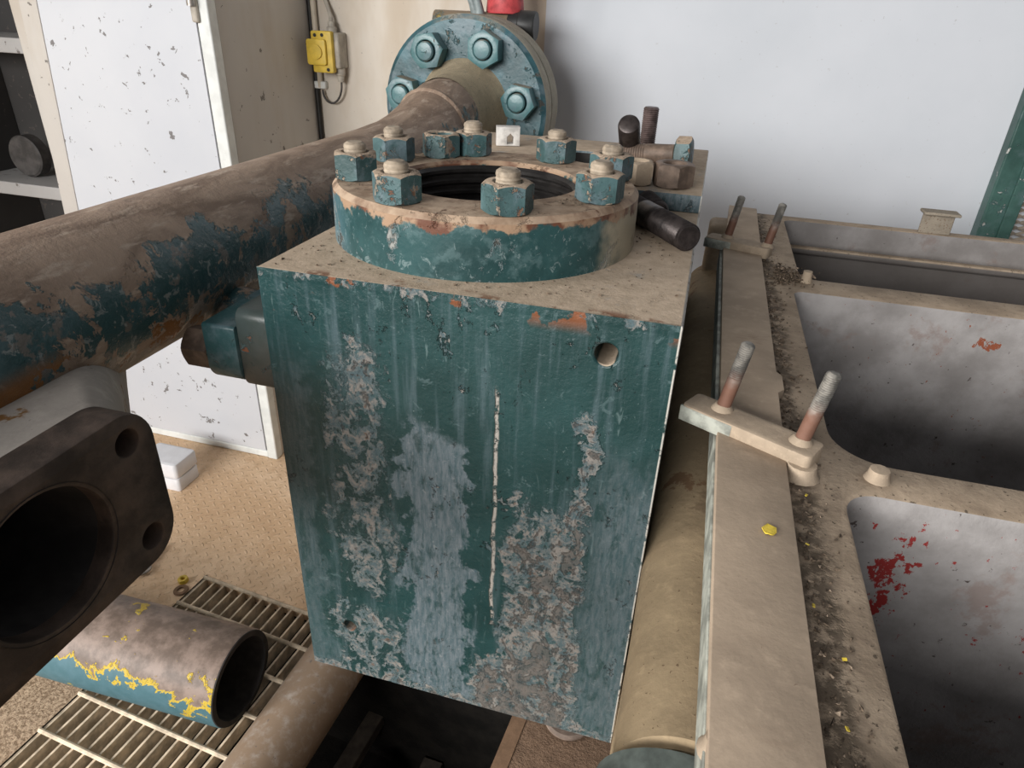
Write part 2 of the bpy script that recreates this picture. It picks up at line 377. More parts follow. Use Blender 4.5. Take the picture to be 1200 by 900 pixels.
MT['conduit'] = simple('cream_conduit', (.50, .44, .35), .15, 20, .5, 0, .1)
MT['gapshadow'] = simple('gap_shadow_black', (.014, .013, .012), .3, 50, .5)  # black for the gap shadow at the cabinet corner
MT['greenpost'] = peel('chipped_green_post', (.02, .06, .05), (.04, .10, .085), (.45, .45, .42), (.30, .32, .30), .30, 20, False, .25)
MT['mesh'] = simple('galvanised_tan_mesh', (.42, .36, .29), .25, 30, .5, .3)
MT['loosepipe'] = loose_pipe_mat(); MT['palepipe'] = pale_pipe_mat()
MT['pipeinside'] = simple('sooty_pipe_inside', (.022, .019, .018), .4, 30, .7)
MT['grate'] = simple('dusty_grating', (.56, .46, .34), .3, 30, .7, 0, .4)
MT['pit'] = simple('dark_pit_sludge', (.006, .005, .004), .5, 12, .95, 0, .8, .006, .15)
MT['slab'] = dusty('gritty_brown_concrete', (.23, .15, .10), (.07, .045, .03), 30, .6, .9, 1.0, .005)
MT['edge'] = dusty('rusty_edge_angle', (.21, .13, .08), (.09, .05, .03), 30)
MT['whitebox'] = simple('white_plastic', (.68, .68, .70), .05, 20, .4, 0, .05)
MT['steel'] = simple('dull_steel', (.36, .33, .30), .2, 60, .4, .6)
MT['rag'] = dusty('dirty_cloth', (.24, .21, .17), (.06, .05, .04), 20)
MT['bar'] = simple('dusty_black_bar', (.055, .045, .036), .35, 20, .8)
MT['crumb'] = simple('dark_crumbs', (.11, .08, .055), .6, 300, .9)
MT['crumbpale'] = simple('pale_crumbs', (.34, .26, .19), .5, 300, .9)
MT['leaf'] = simple('yellow_leaf', (.60, .45, .05), .2, 200, .6)
MT['rubber'] = simple('dark_grey_disc', (.06, .055, .052), .3, 30, .6)

# ------------------------------------------------------------------ mesh helpers
def finish(name, bm, mat, parent=None, bevel=0, seg=2, ang=35, tri=False, base=None):
    me = bpy.data.meshes.new(name)
    bmesh.ops.recalc_face_normals(bm, faces=bm.faces[:])
    bm.to_mesh(me); bm.free()
    return link(name, me, mat, parent, bevel, seg, ang, base)
def link(name, me, mat, parent=None, bevel=0, seg=2, ang=35, base=None):
    me.materials.clear(); me.materials.append(MT[mat])
    for p in me.polygons: p.use_smooth = True
    me.set_sharp_from_angle(angle=math.radians(ang))
    o = bpy.data.objects.new(name, me); COL.objects.link(o)
    if bevel:
        b = o.modifiers.new('bevel', 'BEVEL'); b.width = bevel; b.segments = seg; b.limit_method = 'ANGLE'; b.angle_limit = math.radians(40)
    if parent is not None:
        o.parent = parent
        base = Vector((0, 0, 0)); p = parent
        while p is not None: base += p.location; p = p.parent
        o.location = -base
    elif base is not None:
        base = Vector(base); me.transform(Matrix.Translation(-base)); o.location = base
    return o
def thing(name, label, cat, loc, group=None):
    o = bpy.data.objects.new(name, None); COL.objects.link(o); o.empty_display_size = .05
    o.location = loc; o['label'] = label; o['category'] = cat
    if group: o['group'] = group
    return o
def tag(o, label, cat, group=None, kind=None):
    o['label'] = label; o['category'] = cat
    if group: o['group'] = group
    if kind: o['kind'] = kind
    return o
def struct(o): o['kind'] = 'structure'; return o
def bm_box(bm, a, b, M=None):
    vs = []
    for z in (a[2], b[2]):
        for x, y in ((a[0], a[1]), (b[0], a[1]), (b[0], b[1]), (a[0], b[1])):
            v = Vector((x, y, z)); vs.append(bm.verts.new(M @ v if M else v))
    for f in ((3, 2, 1, 0), (4, 5, 6, 7), (0, 1, 5, 4), (1, 2, 6, 5), (2, 3, 7, 6), (3, 0, 4, 7)): bm.faces.new([vs[i] for i in f])
    return bm
def box(a, b, M=None): return bm_box(bmesh.new(), a, b, M)
def axis_m(loc, d, roll=0):
    """matrix that takes +z to d, at loc"""
    q = Vector((0, 0, 1)).rotation_difference(Vector(d).normalized())
    return Matrix.Translation(loc) @ q.to_matrix().to_4x4() @ Matrix.Rotation(roll, 4, 'Z')
def bm_lathe(bm, prof, n=48, M=None, closed=False):
    """revolve (r, z) pairs about z"""
    rings = []
    for r, z in prof:
        if r < 1e-6: v = Vector((0, 0, z)); rings.append([bm.verts.new(M @ v if M else v)])
        else:
            ring = []
            for i in range(n):
                t = 2*PI*i/n; v = Vector((r*math.cos(t), r*math.sin(t), z)); ring.append(bm.verts.new(M @ v if M else v))
            rings.append(ring)
    prs = list(zip(rings, rings[1:])) + ([(rings[-1], rings[0])] if closed else [])
    for A, B in prs:
        for i in range(n):
            j = (i+1) % n
            if len(A) == 1 and len(B) == 1: continue
            if len(A) == 1: bm.faces.new((A[0], B[i], B[j]))
            elif len(B) == 1: bm.faces.new((A[i], A[j], B[0]))
            else: bm.faces.new((A[i], A[j], B[j], B[i]))
    return bm
def lathe(prof, n=48, M=None, closed=False): return bm_lathe(bmesh.new(), prof, n, M, closed)
def bm_hexnut(bm, af, h, hole, M=None, per=6, both=True):
    """chamfered hexagon nut; hole = 0 for a bolt head"""
    ap = af/2; n = 6*per
    def ring(fr, fz):
        out = []
        for i in range(n):
            t = 2*PI*i/n; k = ((t + PI/6) % (PI/3)) - PI/6
            rho = ap/math.cos(k); r = fr(rho); v = Vector((r*math.cos(t), r*math.sin(t), fz(rho))); out.append(bm.verts.new(M @ v if M else v))
        return out
    cz = lambda rho: (rho-ap)*.62
    R = []
    if hole: R += [ring(lambda q: hole, lambda q: .002), ring(lambda q: hole+.002, lambda q: 0)]
    R += [ring(lambda q: ap*.97, lambda q: 0), ring(lambda q: q, lambda q: (cz(q) if both else 0)+.0006), ring(lambda q: q, lambda q: h-cz(q)-.0006), ring(lambda q: ap*.96, lambda q: h)]
    if hole: R += [ring(lambda q: hole+.002, lambda q: h), ring(lambda q: hole, lambda q: h-.002)]
    for A, B in zip(R, R[1:]):
        for i in range(n): j = (i+1) % n; bm.faces.new((A[i], A[j], B[j], B[i]))
    if hole:
        A, B = R[-1], R[0]
        for i in range(n): j = (i+1) % n; bm.faces.new((A[i], A[j], B[j], B[i]))
    else:
        bm.faces.new(R[0][::-1]); bm.faces.new(R[-1])
    return bm
def hexnut(*a, **k): return bm_hexnut(bmesh.new(), *a, **k)
def stud_prof(r, z0, z1, pitch=.0035, dep=.0014, plain=(), cap=.003):
    """threaded rod: list of (r, z)"""
    p = [(0, z0), (r-cap, z0), (r-dep, z0+cap*.6)]
    z = z0+cap
    while z < z1-cap:
        if any(a < z < b for a, b in plain): p.append((r, z)); z += pitch
        else: p += [(r-dep, z), (r, z+pitch*.5)]; z += pitch
    p += [(r-dep, z1-cap*.6), (r-cap, z1), (0, z1)]
    return p
def bm_tube(bm, pts, rad, n=20, caps=True, M=None):
    """sweep a circle along points; rad a number or a list"""
    pts = [Vector(p) for p in pts]; rs = rad if isinstance(rad, (list, tuple)) else [rad]*len(pts)
    up = Vector((0, 0, 1)); prev = None; rings = []
    for i, p in enumerate(pts):
        t = (pts[min(i+1, len(pts)-1)]-pts[max(i-1, 0)]).normalized()
        if prev is None:
            s = t.cross(up)
            if s.length < 1e-3: s = t.cross(Vector((1, 0, 0)))
        else: s = prev - t*prev.dot(t)
        s.normalize(); prev = s; u = s.cross(t)
        ring = []
        for k in range(n):
            a = 2*PI*k/n; v = p + (s*math.cos(a)+u*math.sin(a))*rs[i]; ring.append(bm.verts.new(M @ v if M else v))
        rings.append(ring)
    for A, B in zip(rings, rings[1:]):
        for k in range(n): j = (k+1) % n; bm.faces.new((A[k], A[j], B[j], B[k]))
    if caps: bm.faces.new(rings[0][::-1]); bm.faces.new(rings[-1])
    return bm
def tube(*a, **k): return bm_tube(bmesh.new(), *a, **k)
def rrect(x0, y0, x1, y1, r, n=8):
    """rounded rectangle, r = one radius or four (bl, br, tr, tl)"""
    rs = r if isinstance(r, (list, tuple)) else [r]*4
    out = []
    for (cx, cy, a0, q) in ((x0+rs[0], y0+rs[0], PI, rs[0]), (x1-rs[1], y0+rs[1], 1.5*PI, rs[1]), (x1-rs[2], y1-rs[2], 0, rs[2]), (x0+rs[3], y1-rs[3], .5*PI, rs[3])):
        for i in range(n+1): a = a0+.5*PI*i/n; out.append((cx+q*math.cos(a), cy+q*math.sin(a)))
    return out
def circ(cx, cy, r, n=40): return [(cx+r*math.cos(2*PI*i/n), cy+r*math.sin(2*PI*i/n)) for i in range(n)]
def plate(outlines, depth, M, bevel=.002):
    """flat plate with holes, thickness along local z from -depth/2 to depth/2, rounded edges"""
    cu = bpy.data.curves.new('outline', 'CURVE'); cu.dimensions = '2D'; cu.fill_mode = 'BOTH'
    cu.extrude = depth/2-bevel; cu.bevel_depth = bevel; cu.bevel_resolution = 1; cu.offset = -bevel
    for pts in outlines:
        sp = cu.splines.new('POLY'); sp.points.add(len(pts)-1); sp.use_cyclic_u = True
        for p, (x, y) in zip(sp.points, pts): p.co = (x, y, 0, 1)
    o = bpy.data.objects.new('outline', cu); COL.objects.link(o)
    dg = bpy.context.evaluated_depsgraph_get()
    me = bpy.data.meshes.new_from_object(o.evaluated_get(dg))
    bpy.data.objects.remove(o); bpy.data.curves.remove(cu)
    me.transform(M)
    bm = bmesh.new(); bm.from_mesh(me); bpy.data.meshes.remove(me)
    bmesh.ops.remove_doubles(bm, verts=bm.verts[:], dist=1e-6)
    return bm
XY = Matrix.Identity(4)
YZ = Matrix(((0, 0, 1, 0), (1, 0, 0, 0), (0, 1, 0, 0), (0, 0, 0, 1)))     # local x,y,z -> world y,z,x
XZ = Matrix(((1, 0, 0, 0), (0, 0, -1, 0), (0, 1, 0, 0), (0, 0, 0, 1)))    # local x,y,z -> world x,z,-y
def cut(bm, cutters):
    """boolean difference; returns a bmesh"""
    def tmp(b):
        me = bpy.data.meshes.new('tmp'); bmesh.ops.recalc_face_normals(b, faces=b.faces[:]); b.to_mesh(me); b.free()
        o = bpy.data.objects.new('tmp', me); COL.objects.link(o); return o
    o = tmp(bm); cs = [tmp(c) for c in cutters]
    for c in cs:
        md = o.modifiers.new('cut', 'BOOLEAN'); md.operation = 'DIFFERENCE'; md.object = c; md.solver = 'EXACT'
    me = bpy.data.meshes.new_from_object(o.evaluated_get(bpy.context.evaluated_depsgraph_get()))
    for q in [o]+cs: d = q.data; bpy.data.objects.remove(q); bpy.data.meshes.remove(d)
    b = bmesh.new(); b.from_mesh(me); bpy.data.meshes.remove(me); return b
def dup(root, loc, rotz=None, label=None):
    r = root.copy(); COL.objects.link(r); r.location = loc
    if rotz is not None: r.rotation_euler[2] = rotz
    if label: r['label'] = label
    for ch in root.children:
        c = ch.copy(); COL.objects.link(c); c.parent = r
        for g in ch.children:
            d = g.copy(); COL.objects.link(d); d.parent = c
    return r
def T(*p): return Matrix.Translation(p)

# ------------------------------------------------------------------ pump block
FX, FY, FR, FH, BR_, HR = .188, .222, .187, .067, .158, .112
BH = .62; BL = .84; BW = .45
pump = thing('pump_block', 'big teal steel block with peeling paint and a bolted ring on top', 'pump block', (.225, .42, -BH))
body = box((0, 0, -BH), (BW, BL, 0))
cyl = lambda r, h, M: lathe([(0, 0), (r, 0), (r, h), (0, h)], 40, M)
body = cut(body, [cyl(.012, .09, axis_m((.382, -.005, -.041), (0, 1, 0))), cyl(.0095, .08, axis_m((.066, -.005, -.524), (0, 1, 0))),
                  cyl(HR+.004, .42, T(FX, FY, -.40)), cyl(.062, .32, T(.228, .655, -.28))])
finish('body', body, 'block', pump, .0025)
up = plate([[(0.002, .43), (BW-.001, .43), (BW-.001, BL), (0.002, BL)], circ(.228, .655, .060)], .026, T(0, 0, .013), .002)
finish('raised_pad', up, 'block', pump)
o = finish('rear_bore', lathe([(.0595, .022), (.0595, -.20), (0, -.20)], 48, T(.228, .655, 0)), 'bore', pump)
prof = [(HR, FH-.004), (HR+.003, FH), (FR-.006, FH), (FR, FH-.006), (FR+.001, 0), (HR, 0)]
finish('flange_ring', lathe(prof, 96, T(FX, FY, 0), True), 'flange', pump)
pr = []; z = FH-.006
while z > -.38: pr += [(HR-.0002, z), (HR-.005, z-.004), (HR-.005, z-.008), (HR-.0002, z-.012)]; z -= .0145
pr += [(HR-.004, -.385), (0, -.385)]
o = finish('threaded_bore', lathe(pr, 72, T(FX, FY, 0)), 'bore', pump); o['label'] = 'dark greasy threaded bore inside the ring'
nut_me = hexnut(.048, .031, .0145)
# nuts with stud ends on the ring
proto = None
heights = [.012, .013, .016, .014, .013, .013, .015, .014]
for k in range(8):
    a = math.radians(25+45*k)
    loc = Vector((FX+BR_*math.cos(a), FY+BR_*math.sin(a), FH))
    rz = random.uniform(0, PI/3)
    if proto is None:
        nb = hexnut(.048, .031, .0145); bmesh.ops.rotate(nb, verts=nb.verts[:], cent=(0, 0, 0), matrix=Matrix.Rotation(0, 3, 'Z'))
        n = finish('hex_nut', nb, 'nut', None); n.parent = pump
        s = finish('stud_end', lathe(stud_prof(.0132, 0, .031+.0110, .0042, .0007, cap=.0045), 24), 'thread', None); s.parent = n
        proto = n
    else:
        n = proto.copy(); COL.objects.link(n); n.parent = pump
        s2 = s.copy(); COL.objects.link(s2); s2.parent = n; s2.location = (0, 0, heights[k]-.013)
    n.location = loc-pump.location; n.rotation_euler = (0, 0, a+[.2, .5, .1, .35, .05, .4, 0, .15][k])
# pad on the left side where the manifold bolts on
o = finish('mounting_pad', plate([rrect(.004, -.157, .17, -.058, .012)], .042, T(-.021, 0, 0) @ YZ, .002), 'paddark', pump); o['label'] = 'dark weathered mounting pad'

# ------------------------------------------------------------------ manifold pipe
mani = thing('manifold_pipe', 'thick rusty brown and teal pipe running along the left of the block', 'pipe', (-.207, .2, -.15))
path = [(-.207, -1.1+.1*i, -.054) for i in range(19)] + [(-.207, .82, -.050), (-.207, .90, -.040), (-.207, .98, -.022), (-.207, 1.05, -.002), (-.2075, 1.10, .008), (-.2085, 1.19, .011)]
rads = [.09]*len(path)
finish('pipe', tube(path, rads, 64), 'pipe', mani)
ctr = Vector((-.209, 1.27, .011)); dirn = Vector((0, 1, 0))
M0 = axis_m(ctr, dirn)
finish('weld_bead', lathe([(.088, -.010), (.0925, -.006), (.0945, 0), (.0925, .006), (.088, .010)], 48, axis_m((-.207, 1.035, -.006), (.12, 1, .27))), 'pipe', mani)
finish('pipe_neck', lathe([(.0895, -.155), (.0925, -.12), (.096, -.085), (.103, -.055), (.112, -.03), (.120, -.010), (.128, .003)], 56, M0), 'neck', mani)
finish('end_flange', lathe([(0, 0), (.218, 0), (.229, .010), (.229, .072), (.224, .077), (0, .077)], 80, M0), 'farpaint', mani)
finish('flange_rim', lathe([(.2285, .010), (.2298, .012), (.2298, .070), (.2285, .072)], 80, M0), 'rim', mani)
for k, deg in enumerate((169, 122, 66, 11, -42, -95, -140)):
    a = math.radians(deg)
    loc = ctr + Vector((.165*math.cos(a), 0, .165*math.sin(a)))
    Mn = axis_m((0, 0, 0), (0, -1, 0), .3+k*.37)
    n = finish('hex_nut', hexnut(.080, .046, .026, Mn), 'farnut', None); n.parent = mani; n.location = loc-mani.location
    s = finish('stud_end', lathe([(0, 0), (.023, 0), (.023, .052), (.020, .056), (.010, .058), (0, .058)], 28, Mn), 'farnut', None); s.parent = n
# branch near the camera with its open flange
def loft(rings):
    bm = bmesh.new(); R = [[bm.verts.new(v) for v in r] for r in rings]; n = len(R[0])
    for A, B in zip(R, R[1:]):
        for i in range(n): j = (i+1) % n; bm.faces.new((A[i], A[j], B[j], B[i]))
    bm.faces.new(R[0][::-1]); return bm
def ringat(x, cy, cz, hy, hz, r, n=9):
    r = min(r, hy*.999, hz*.999)
    return [(x, yy, zz) for yy, zz in rrect(cy-hy, cz-hz, cy+hy, cz+hz, r, n)]
fy0, fy1, fz0, fz1 = -.435, -.186, -.222, -.062
fcy, fcz = (fy0+fy1)/2, (fz0+fz1)/2
nk = []
for k in range(9):
    t = k/8; e = t*t
    yr = -.19+.215*(1-t); yl = fy0+.005-.08*(1-t)
    nk.append(ringat(-.235+.205*t, (yl+yr)/2, -.155+(fcz+.155)*t, (yr-yl)/2, .070+.008*e, .05*(1-t)+.03))
finish('branch_neck', loft(nk), 'neck2', mani)
outl = rrect(fy0, fz0, fy1, fz1, .036, 10)
holes = [circ(fcy, fcz, .060, 56)] + [circ(fcy+sy*.095, fcz+sz*.052, .0125, 24) for sy in (-1, 1) for sz in (-1, 1)]
o = finish('open_flange', plate([outl]+holes, .040, T(-.016, 0, 0) @ YZ, .0025), 'brownsteel', mani); o['label'] = 'dark rusty open flange with a bore and four bolt holes'
finish('flange_bore', lathe([(.064, .046), (.0645, .030), (.060, .028), (.056, .01), (.055, -.11), (0, -.11)], 48, axis_m((-.041, fcy, fcz), (1, 0, 0))), 'pipeinside', mani)
for sy in (-1, 1):
    for sz in (-1, 1):
        finish('stud_stub', lathe([(0, .022), (.010, .022), (.0122, .018), (.0122, 0)], 20, axis_m((-.040, fcy+sy*.095, fcz+sz*.052), (1, 0, 0))), 'brownnut', mani)
# flange bolted to the pump block
o = finish('outlet_flange', plate([rrect(.0, -.155, .20, -.079, [.022, .022, .004, .004])], .044, T(-.0645, 0, 0) @ YZ, .002), 'tealplate', mani)
finish('outlet_neck', tube([(-.22, .12, -.10), (-.078, .12, -.119)], .030, 40), 'pipe', mani)
b = finish('hex_bolt', hexnut(.046, .038, 0, axis_m((-.0865, .026, -.124), (-1, 0, 0), .25)), 'brownnut', mani); b['label'] = 'hexagon bolt head with a rusty face'

# ------------------------------------------------------------------ valve behind the far flange
valve = thing('pipe_valve', 'valve bolted behind the far flange with a brown cross tube and red handle on top', 'valve', (-.209, 1.45, -.25))
M1 = axis_m(ctr+Vector((0, .080, 0)), dirn)
finish('rear_flange', lathe([(0, 0), (.224, 0), (.229, .005), (.229, .072), (.222, .078), (.12, .078)], 80, M1), 'rim', valve)
finish('valve_body', lathe([(.12, .07), (.125, .12), (.11, .17), (.09, .20), (0, .20)], 40, M1), 'farpaint', valve)
finish('cross_tube', tube([(-.374, 1.5, .216), (-.15, 1.5, .216)], .030, 28), 'browntube', valve)
finish('end_cap', lathe([(.031, 0), (.034, .002), (.0335, .03), (.0385, .033), (.0385, .075), (.036, .079), (0, .079)], 36, axis_m((-.152, 1.5, .216), (1, 0, -.02))), 'black', valve)
lv = bmesh.new()
bm_tube(lv, [(-.240, 1.47, .20), (-.243, 1.47, .24), (-.252, 1.47, .265), (-.275, 1.47, .32), (-.29, 1.47, .37)], [.016, .013, .011, .011, .011], 12)
bm_tube(lv, [(-.236, 1.47, .20), (-.232, 1.47, .245), (-.238, 1.47, .27), (-.256, 1.47, .32), (-.27, 1.47, .37)], [.018, .015, .012, .012, .012], 12)
finish('lever', lv, 'leverpaint', valve)
o = finish('red_handle', lathe([(.052, 0), (.054, .005), (.050, .05), (.050, .16), (0, .165)], 32, T(-.171, 1.52, .243)), 'red', valve); o['label'] = 'faded red handle'
finish('support_post', box((-.25, 1.46, -1.25), (-.17, 1.54, -.05)), 'farpaint', valve, .004)
finish('stem_support', box((-.23, 1.42, .15), (-.12, 1.50, .20)), 'farpaint', valve, .004)

# ------------------------------------------------------------------ loose hardware lying on the block
GL = 'loose hardware lying on the block'
def place(o, loc): o.location = Vector(loc); return o
a = math.radians(133)
o = finish('hex_nut', hexnut(.047, .031, .0155, Matrix.Rotation(.55, 4, 'Z')), 'nut')
tag(place(o, (FX+.150*math.cos(a), FY+.150*math.sin(a), FH)), 'empty teal hexagon nut with no stud in it, on the back of the ring', 'nut', GL)
o = finish('hex_nut', hexnut(.055, .034, .0165, Matrix.Rotation(.3, 4, 'Z')), 'brownnut')
tag(place(o, (.402, .478, .0265)), 'bare brown hexagon nut lying flat near the right edge of the block', 'nut', GL)
o = finish('hex_nut', hexnut(.046, .034, .0155, Matrix.Rotation(.1, 4, 'Z')), 'bracket')
tag(place(o, (.347, .472, .0265)), 'dusty beige hexagon nut half hidden behind the ring', 'nut', GL)
st = [(0, .117, 0)]
o = finish('threaded_stud', lathe(stud_prof(.0142, 0, .083, .0034, .0013, ((0, .014),)), 26), 'greystud')
tag(place(o, (.338, .72, .0265)), 'short grey threaded stud standing upright at the back of the block', 'stud', GL)
# round-ended black rod leaning
d = Vector((.02, -.42, .16)).normalized()
o = finish('round_bar', lathe([(0, 0), (.0165, 0), (.018, .004), (.018, .084), (.0165, .089), (.012, .0915), (0, .0925)], 32, axis_m((0, 0, 0), (.0, -.78, .62))), 'blacksteel')
tag(place(o, (.316, .650, .041)), 'black round bar tilted up, its round end facing the camera', 'bar', GL)
# diagonal stud lying on the block
p0 = Vector((.338, .392, .018)); p1 = Vector((.4405, .232, .018)); L = (p1-p0).length
o = finish('threaded_stud', lathe(stud_prof(.0172, 0, L, .0052, .0022, ((L*.38, L*.58),)), 30, axis_m((0, 0, 0), p1-p0)), 'blacksteel')
tag(place(o, p0), 'long black threaded stud lying diagonally by the ring, end towards the right edge', 'stud', GL)
p0 = Vector((.372, .375, .0165)); p1 = Vector((.398, .318, .0165))
p0 = Vector((.395, .345, .017)); p1 = Vector((.372, .408, .017))
o = finish('threaded_stud', lathe(stud_prof(.0155, 0, (p1-p0).length, .0036, .0014), 26, axis_m((0, 0, 0), p1-p0)), 'blacksteel')
tag(place(o, p0), 'short dark stud tucked behind the long black stud against the step', 'stud', GL)
# hexagon bolt lying, teal head to the right
bolt = thing('hex_bolt', 'hexagon bolt lying on its side with a teal head at the right', 'bolt', (.40, .60, .0265), GL)
ax = Vector((-.95, .10, -.06)).normalized(); hp = Vector((.396, .606, .0515))
finish('shank', lathe(stud_prof(.0155, 0, .088, .004, .001, ((0, .05),)), 24, axis_m(hp, ax)), 'brownnut', bolt)
finish('head', hexnut(.05, .026, 0, axis_m(hp, -ax, .2)), 'nut', bolt)
# white slotted clip at the back left
cl = plate([[(-.022, 0), (.022, 0), (.022, .034), (-.022, .034)], [(-.002, .004), (.010, .004), (.010, .016), (.004, .022), (-.002, .016)]], .026, Matrix.Rotation(.35, 4, 'Z') @ XZ, .002)
o = finish('clip_block', cl, 'white_nut'); tag(place(o, (.079, .70, .0265)), 'small white block with a slot, standing by the far flange', 'block', GL)

# ------------------------------------------------------------------ pump frame on the right
fr = thing('pump_casting', 'dust covered beige casting with open pockets on the right', 'frame', (.95, .2, -1.25))
FZ = -.13; FD = .46
outer = [(.512, -.80), (1.42, -.80), (1.42, 1.035), (.528, 1.035)]
pk = [rrect(.618, -.48, 1.35, -.025, [.03, .03, .03, .032]), rrect(.618, .032, 1.35, .527, [.055, .04, .03, .016], 10), rrect(.634, .598, 1.35, 1.0, [.03, .03, .03, .02])]
finish('casting', plate([outer]+pk, FD, T(0, 0, FZ-FD/2), .004), 'frame', fr)
finish('pocket_floor', box((.6, -.78, FZ-FD-.012), (1.38, 1.02, FZ-FD+.002)), 'bar', fr)
finish('pocket_lip', box((.637, .975, FZ-.068), (1.345, 1.0, FZ-.052)), 'frame', fr, .006)
finish('barrel', tube([(.507, -.242, -.305), (.507, -.236, -.305), (.507, 1.0, -.305)], [.050, .057, .057], 48), 'hump', fr)
finish('side_wall', box((.4515, -.80, -.80), (.53, 1.02, -.305)), 'hump', fr, .004)
o = finish('barrel_end', tube([(.502, -.31, -.318), (.502, -.30, -.316), (.502, -.244, -.312)], [.048, .060, .064], 40), 'barrelend', fr)
finish('skid_beam', box((.50, -.8, -1.25), (1.36, 1.0, FZ-FD)), 'bar', fr)
strip1 = [(.503, .065), (.566, .035), (.567, .13), (.574, .14), (.574, .175), (.568, .185), (.570, .668), (.545, .70), (.503, .71)]
strip2 = [(.4985, -.80), (.5655, -.80), (.5655, .0), (.501, .04)]
strip3 = [(.506, .72), (.571, .69), (.574, 1.02), (.515, 1.03)]
for sp in (strip1, strip2, strip3):
    c = finish('cover_strip', plate([sp], .012, T(0, 0, FZ+.0065), .0012), 'beigeplate', fr)
finish('strip_edge', box((.4985, -.80, FZ-.03), (.5035, .70, FZ+.004)), 'tealedge', fr, .001)
def bracket(x0, y0, x1, y1, studs):
    v = Vector((x1-x0, y1-y0, 0)); L = v.length; a = math.atan2(v.y, v.x)
    Mb = T(x0, y0, 0) @ Matrix.Rotation(a, 4, 'Z')
    bm = plate([rrect(0, -.018, L, .018, .006, 3)], .019, Mb @ T(0, 0, FZ+.0165), .0015)
    k = finish('clamp_bracket', bm, 'bracket', fr)
    finish('worn_edge', plate([rrect(-.0008, -.0186, L*.42, -.0150, .001, 2)], .017, Mb @ T(0, 0, FZ+.0160), .0008), 'tealedge', k)
    for (sx, sy) in studs:
        s = finish('stud', lathe(stud_prof(.0072, 0, .080, .0022, .0007, ((0, .04),)), 18, axis_m((0, 0, 0), (.15, 0, 1))), 'stud', None)
        s.parent = k; s.location = Vector((sx, sy, FZ+.024))
        finish('weld_blob', lathe([(.0125, 0), (.0105, .004), (.0072, .008), (0, .008)], 16, T(sx, sy, FZ+.024)), 'bracket', k)
bracket(.470, .058, .592, -.006, ((.503, .046), (.577, .006)))
bracket(.474, .712, .585, .672, ((.508, .706), (.577, .678)))
lug = bmesh.new(); bm_box(lug, (.905, 1.005, FZ), (.966, 1.012, FZ+.045)); bm_box(lug, (.902, .99, FZ+.041), (.972, 1.03, FZ+.047))
finish('angle_lug', lug, 'lug', fr, .002)
for (x, y, r, h) in ((.652, .005, .010, .012), (.640, .578, .008, .020), (.580, -.012, .015, .014), (.590, -.335, .012, .012), (.508, -.325, .010, .012)):
    finish('weld_stub', lathe([(r*1.3, 0), (r, h*.5), (r*.9, h), (0, h*1.05)], 14, T(x, y, FZ-.001)), 'bracket', fr)
bm = bmesh.new()
bm_box(bm, (.478, .95, -.30), (.53, 1.03, -.145)); finish('corner_boss', bm, 'bracket', fr, .012, 3)

# ------------------------------------------------------------------ floor, pit and what lies there
RZ = math.radians(-5)
def rq(x, y): return (x*math.cos(RZ)-(y-.6)*math.sin(RZ)-.774*(1-math.cos(RZ)), .6+(x+.774)*math.sin(RZ)+(y-.6)*math.cos(RZ))
hole = [rq(-.774, .6), rq(.235, .6), rq(.235, -1.3), rq(-.774, -1.3)]
fl = plate([[(-3.2, -3.2), (3.2, -3.2), (3.2, 2.2), (-3.2, 2.2)], hole], .03, T(0, 0, -1.265), .001)
struct(finish('floor', fl, 'floor'))
q0, q1, q2, q3 = rq(.235, .62), rq(.60, .62), rq(.60, -1.3), rq(.235, -1.3)
sl = plate([[q0, q1, q2, q3]], .012, T(0, 0, -1.244), .002)
struct(finish('floor_slab', sl, 'slab'))
Mr = T(-.774, .6, -1.25) @ Matrix.Rotation(RZ, 4, 'Z')
e = bmesh.new(); bm_box(e, (1.0, -1.9, -.06), (1.010, -.0, .012), Mr); bm_box(e, (1.0, -1.9, .006), (1.035, 0, .014), Mr)
o = finish('trim_1', e, 'edge'); struct(o)
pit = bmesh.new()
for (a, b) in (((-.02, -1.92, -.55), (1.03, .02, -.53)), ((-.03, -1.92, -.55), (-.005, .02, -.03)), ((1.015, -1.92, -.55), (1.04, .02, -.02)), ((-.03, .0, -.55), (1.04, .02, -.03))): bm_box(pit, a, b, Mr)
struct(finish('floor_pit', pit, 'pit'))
g = bmesh.new()
GW = .50; p = .0335
k = 0
while k*p <= GW: bm_box(g, (k*p, -1.3, -.040), (k*p+.0055, .012, -.001), Mr); k += 1
k = 0
while .105*k < 1.3:
    y = -.105*k
    bm_tube(g, [(-.004, y, .001), (GW, y, .001)], .0058, 8, True, Mr); k += 1
bm_box(g, (-.006, -1.3, -.04), (.0, .012, .0), Mr)
tag(finish('floor_grating', g, 'grate', base=(-.55, .2, -1.25)), 'dusty steel bar grating let into the floor at lower left', 'grating')
# a tray under the grating catches the dirt
pp = [(-.262+.0*i, -.9+.3*i, -1.224) for i in range(6)]
pb = [rq(-.235, .55-.3*i) for i in range(6)]
Mp = [(-.262+(.05*(y-.28)), y, -1.222) for y in (-1.0, -.4, .0, .28, .56)]
tag(finish('painted_pipe', tube(Mp, .078, 40), 'palepipe', base=(-.262, .2, -1.25)), 'worn white painted pipe lying between the grating and the dark pit', 'pipe')
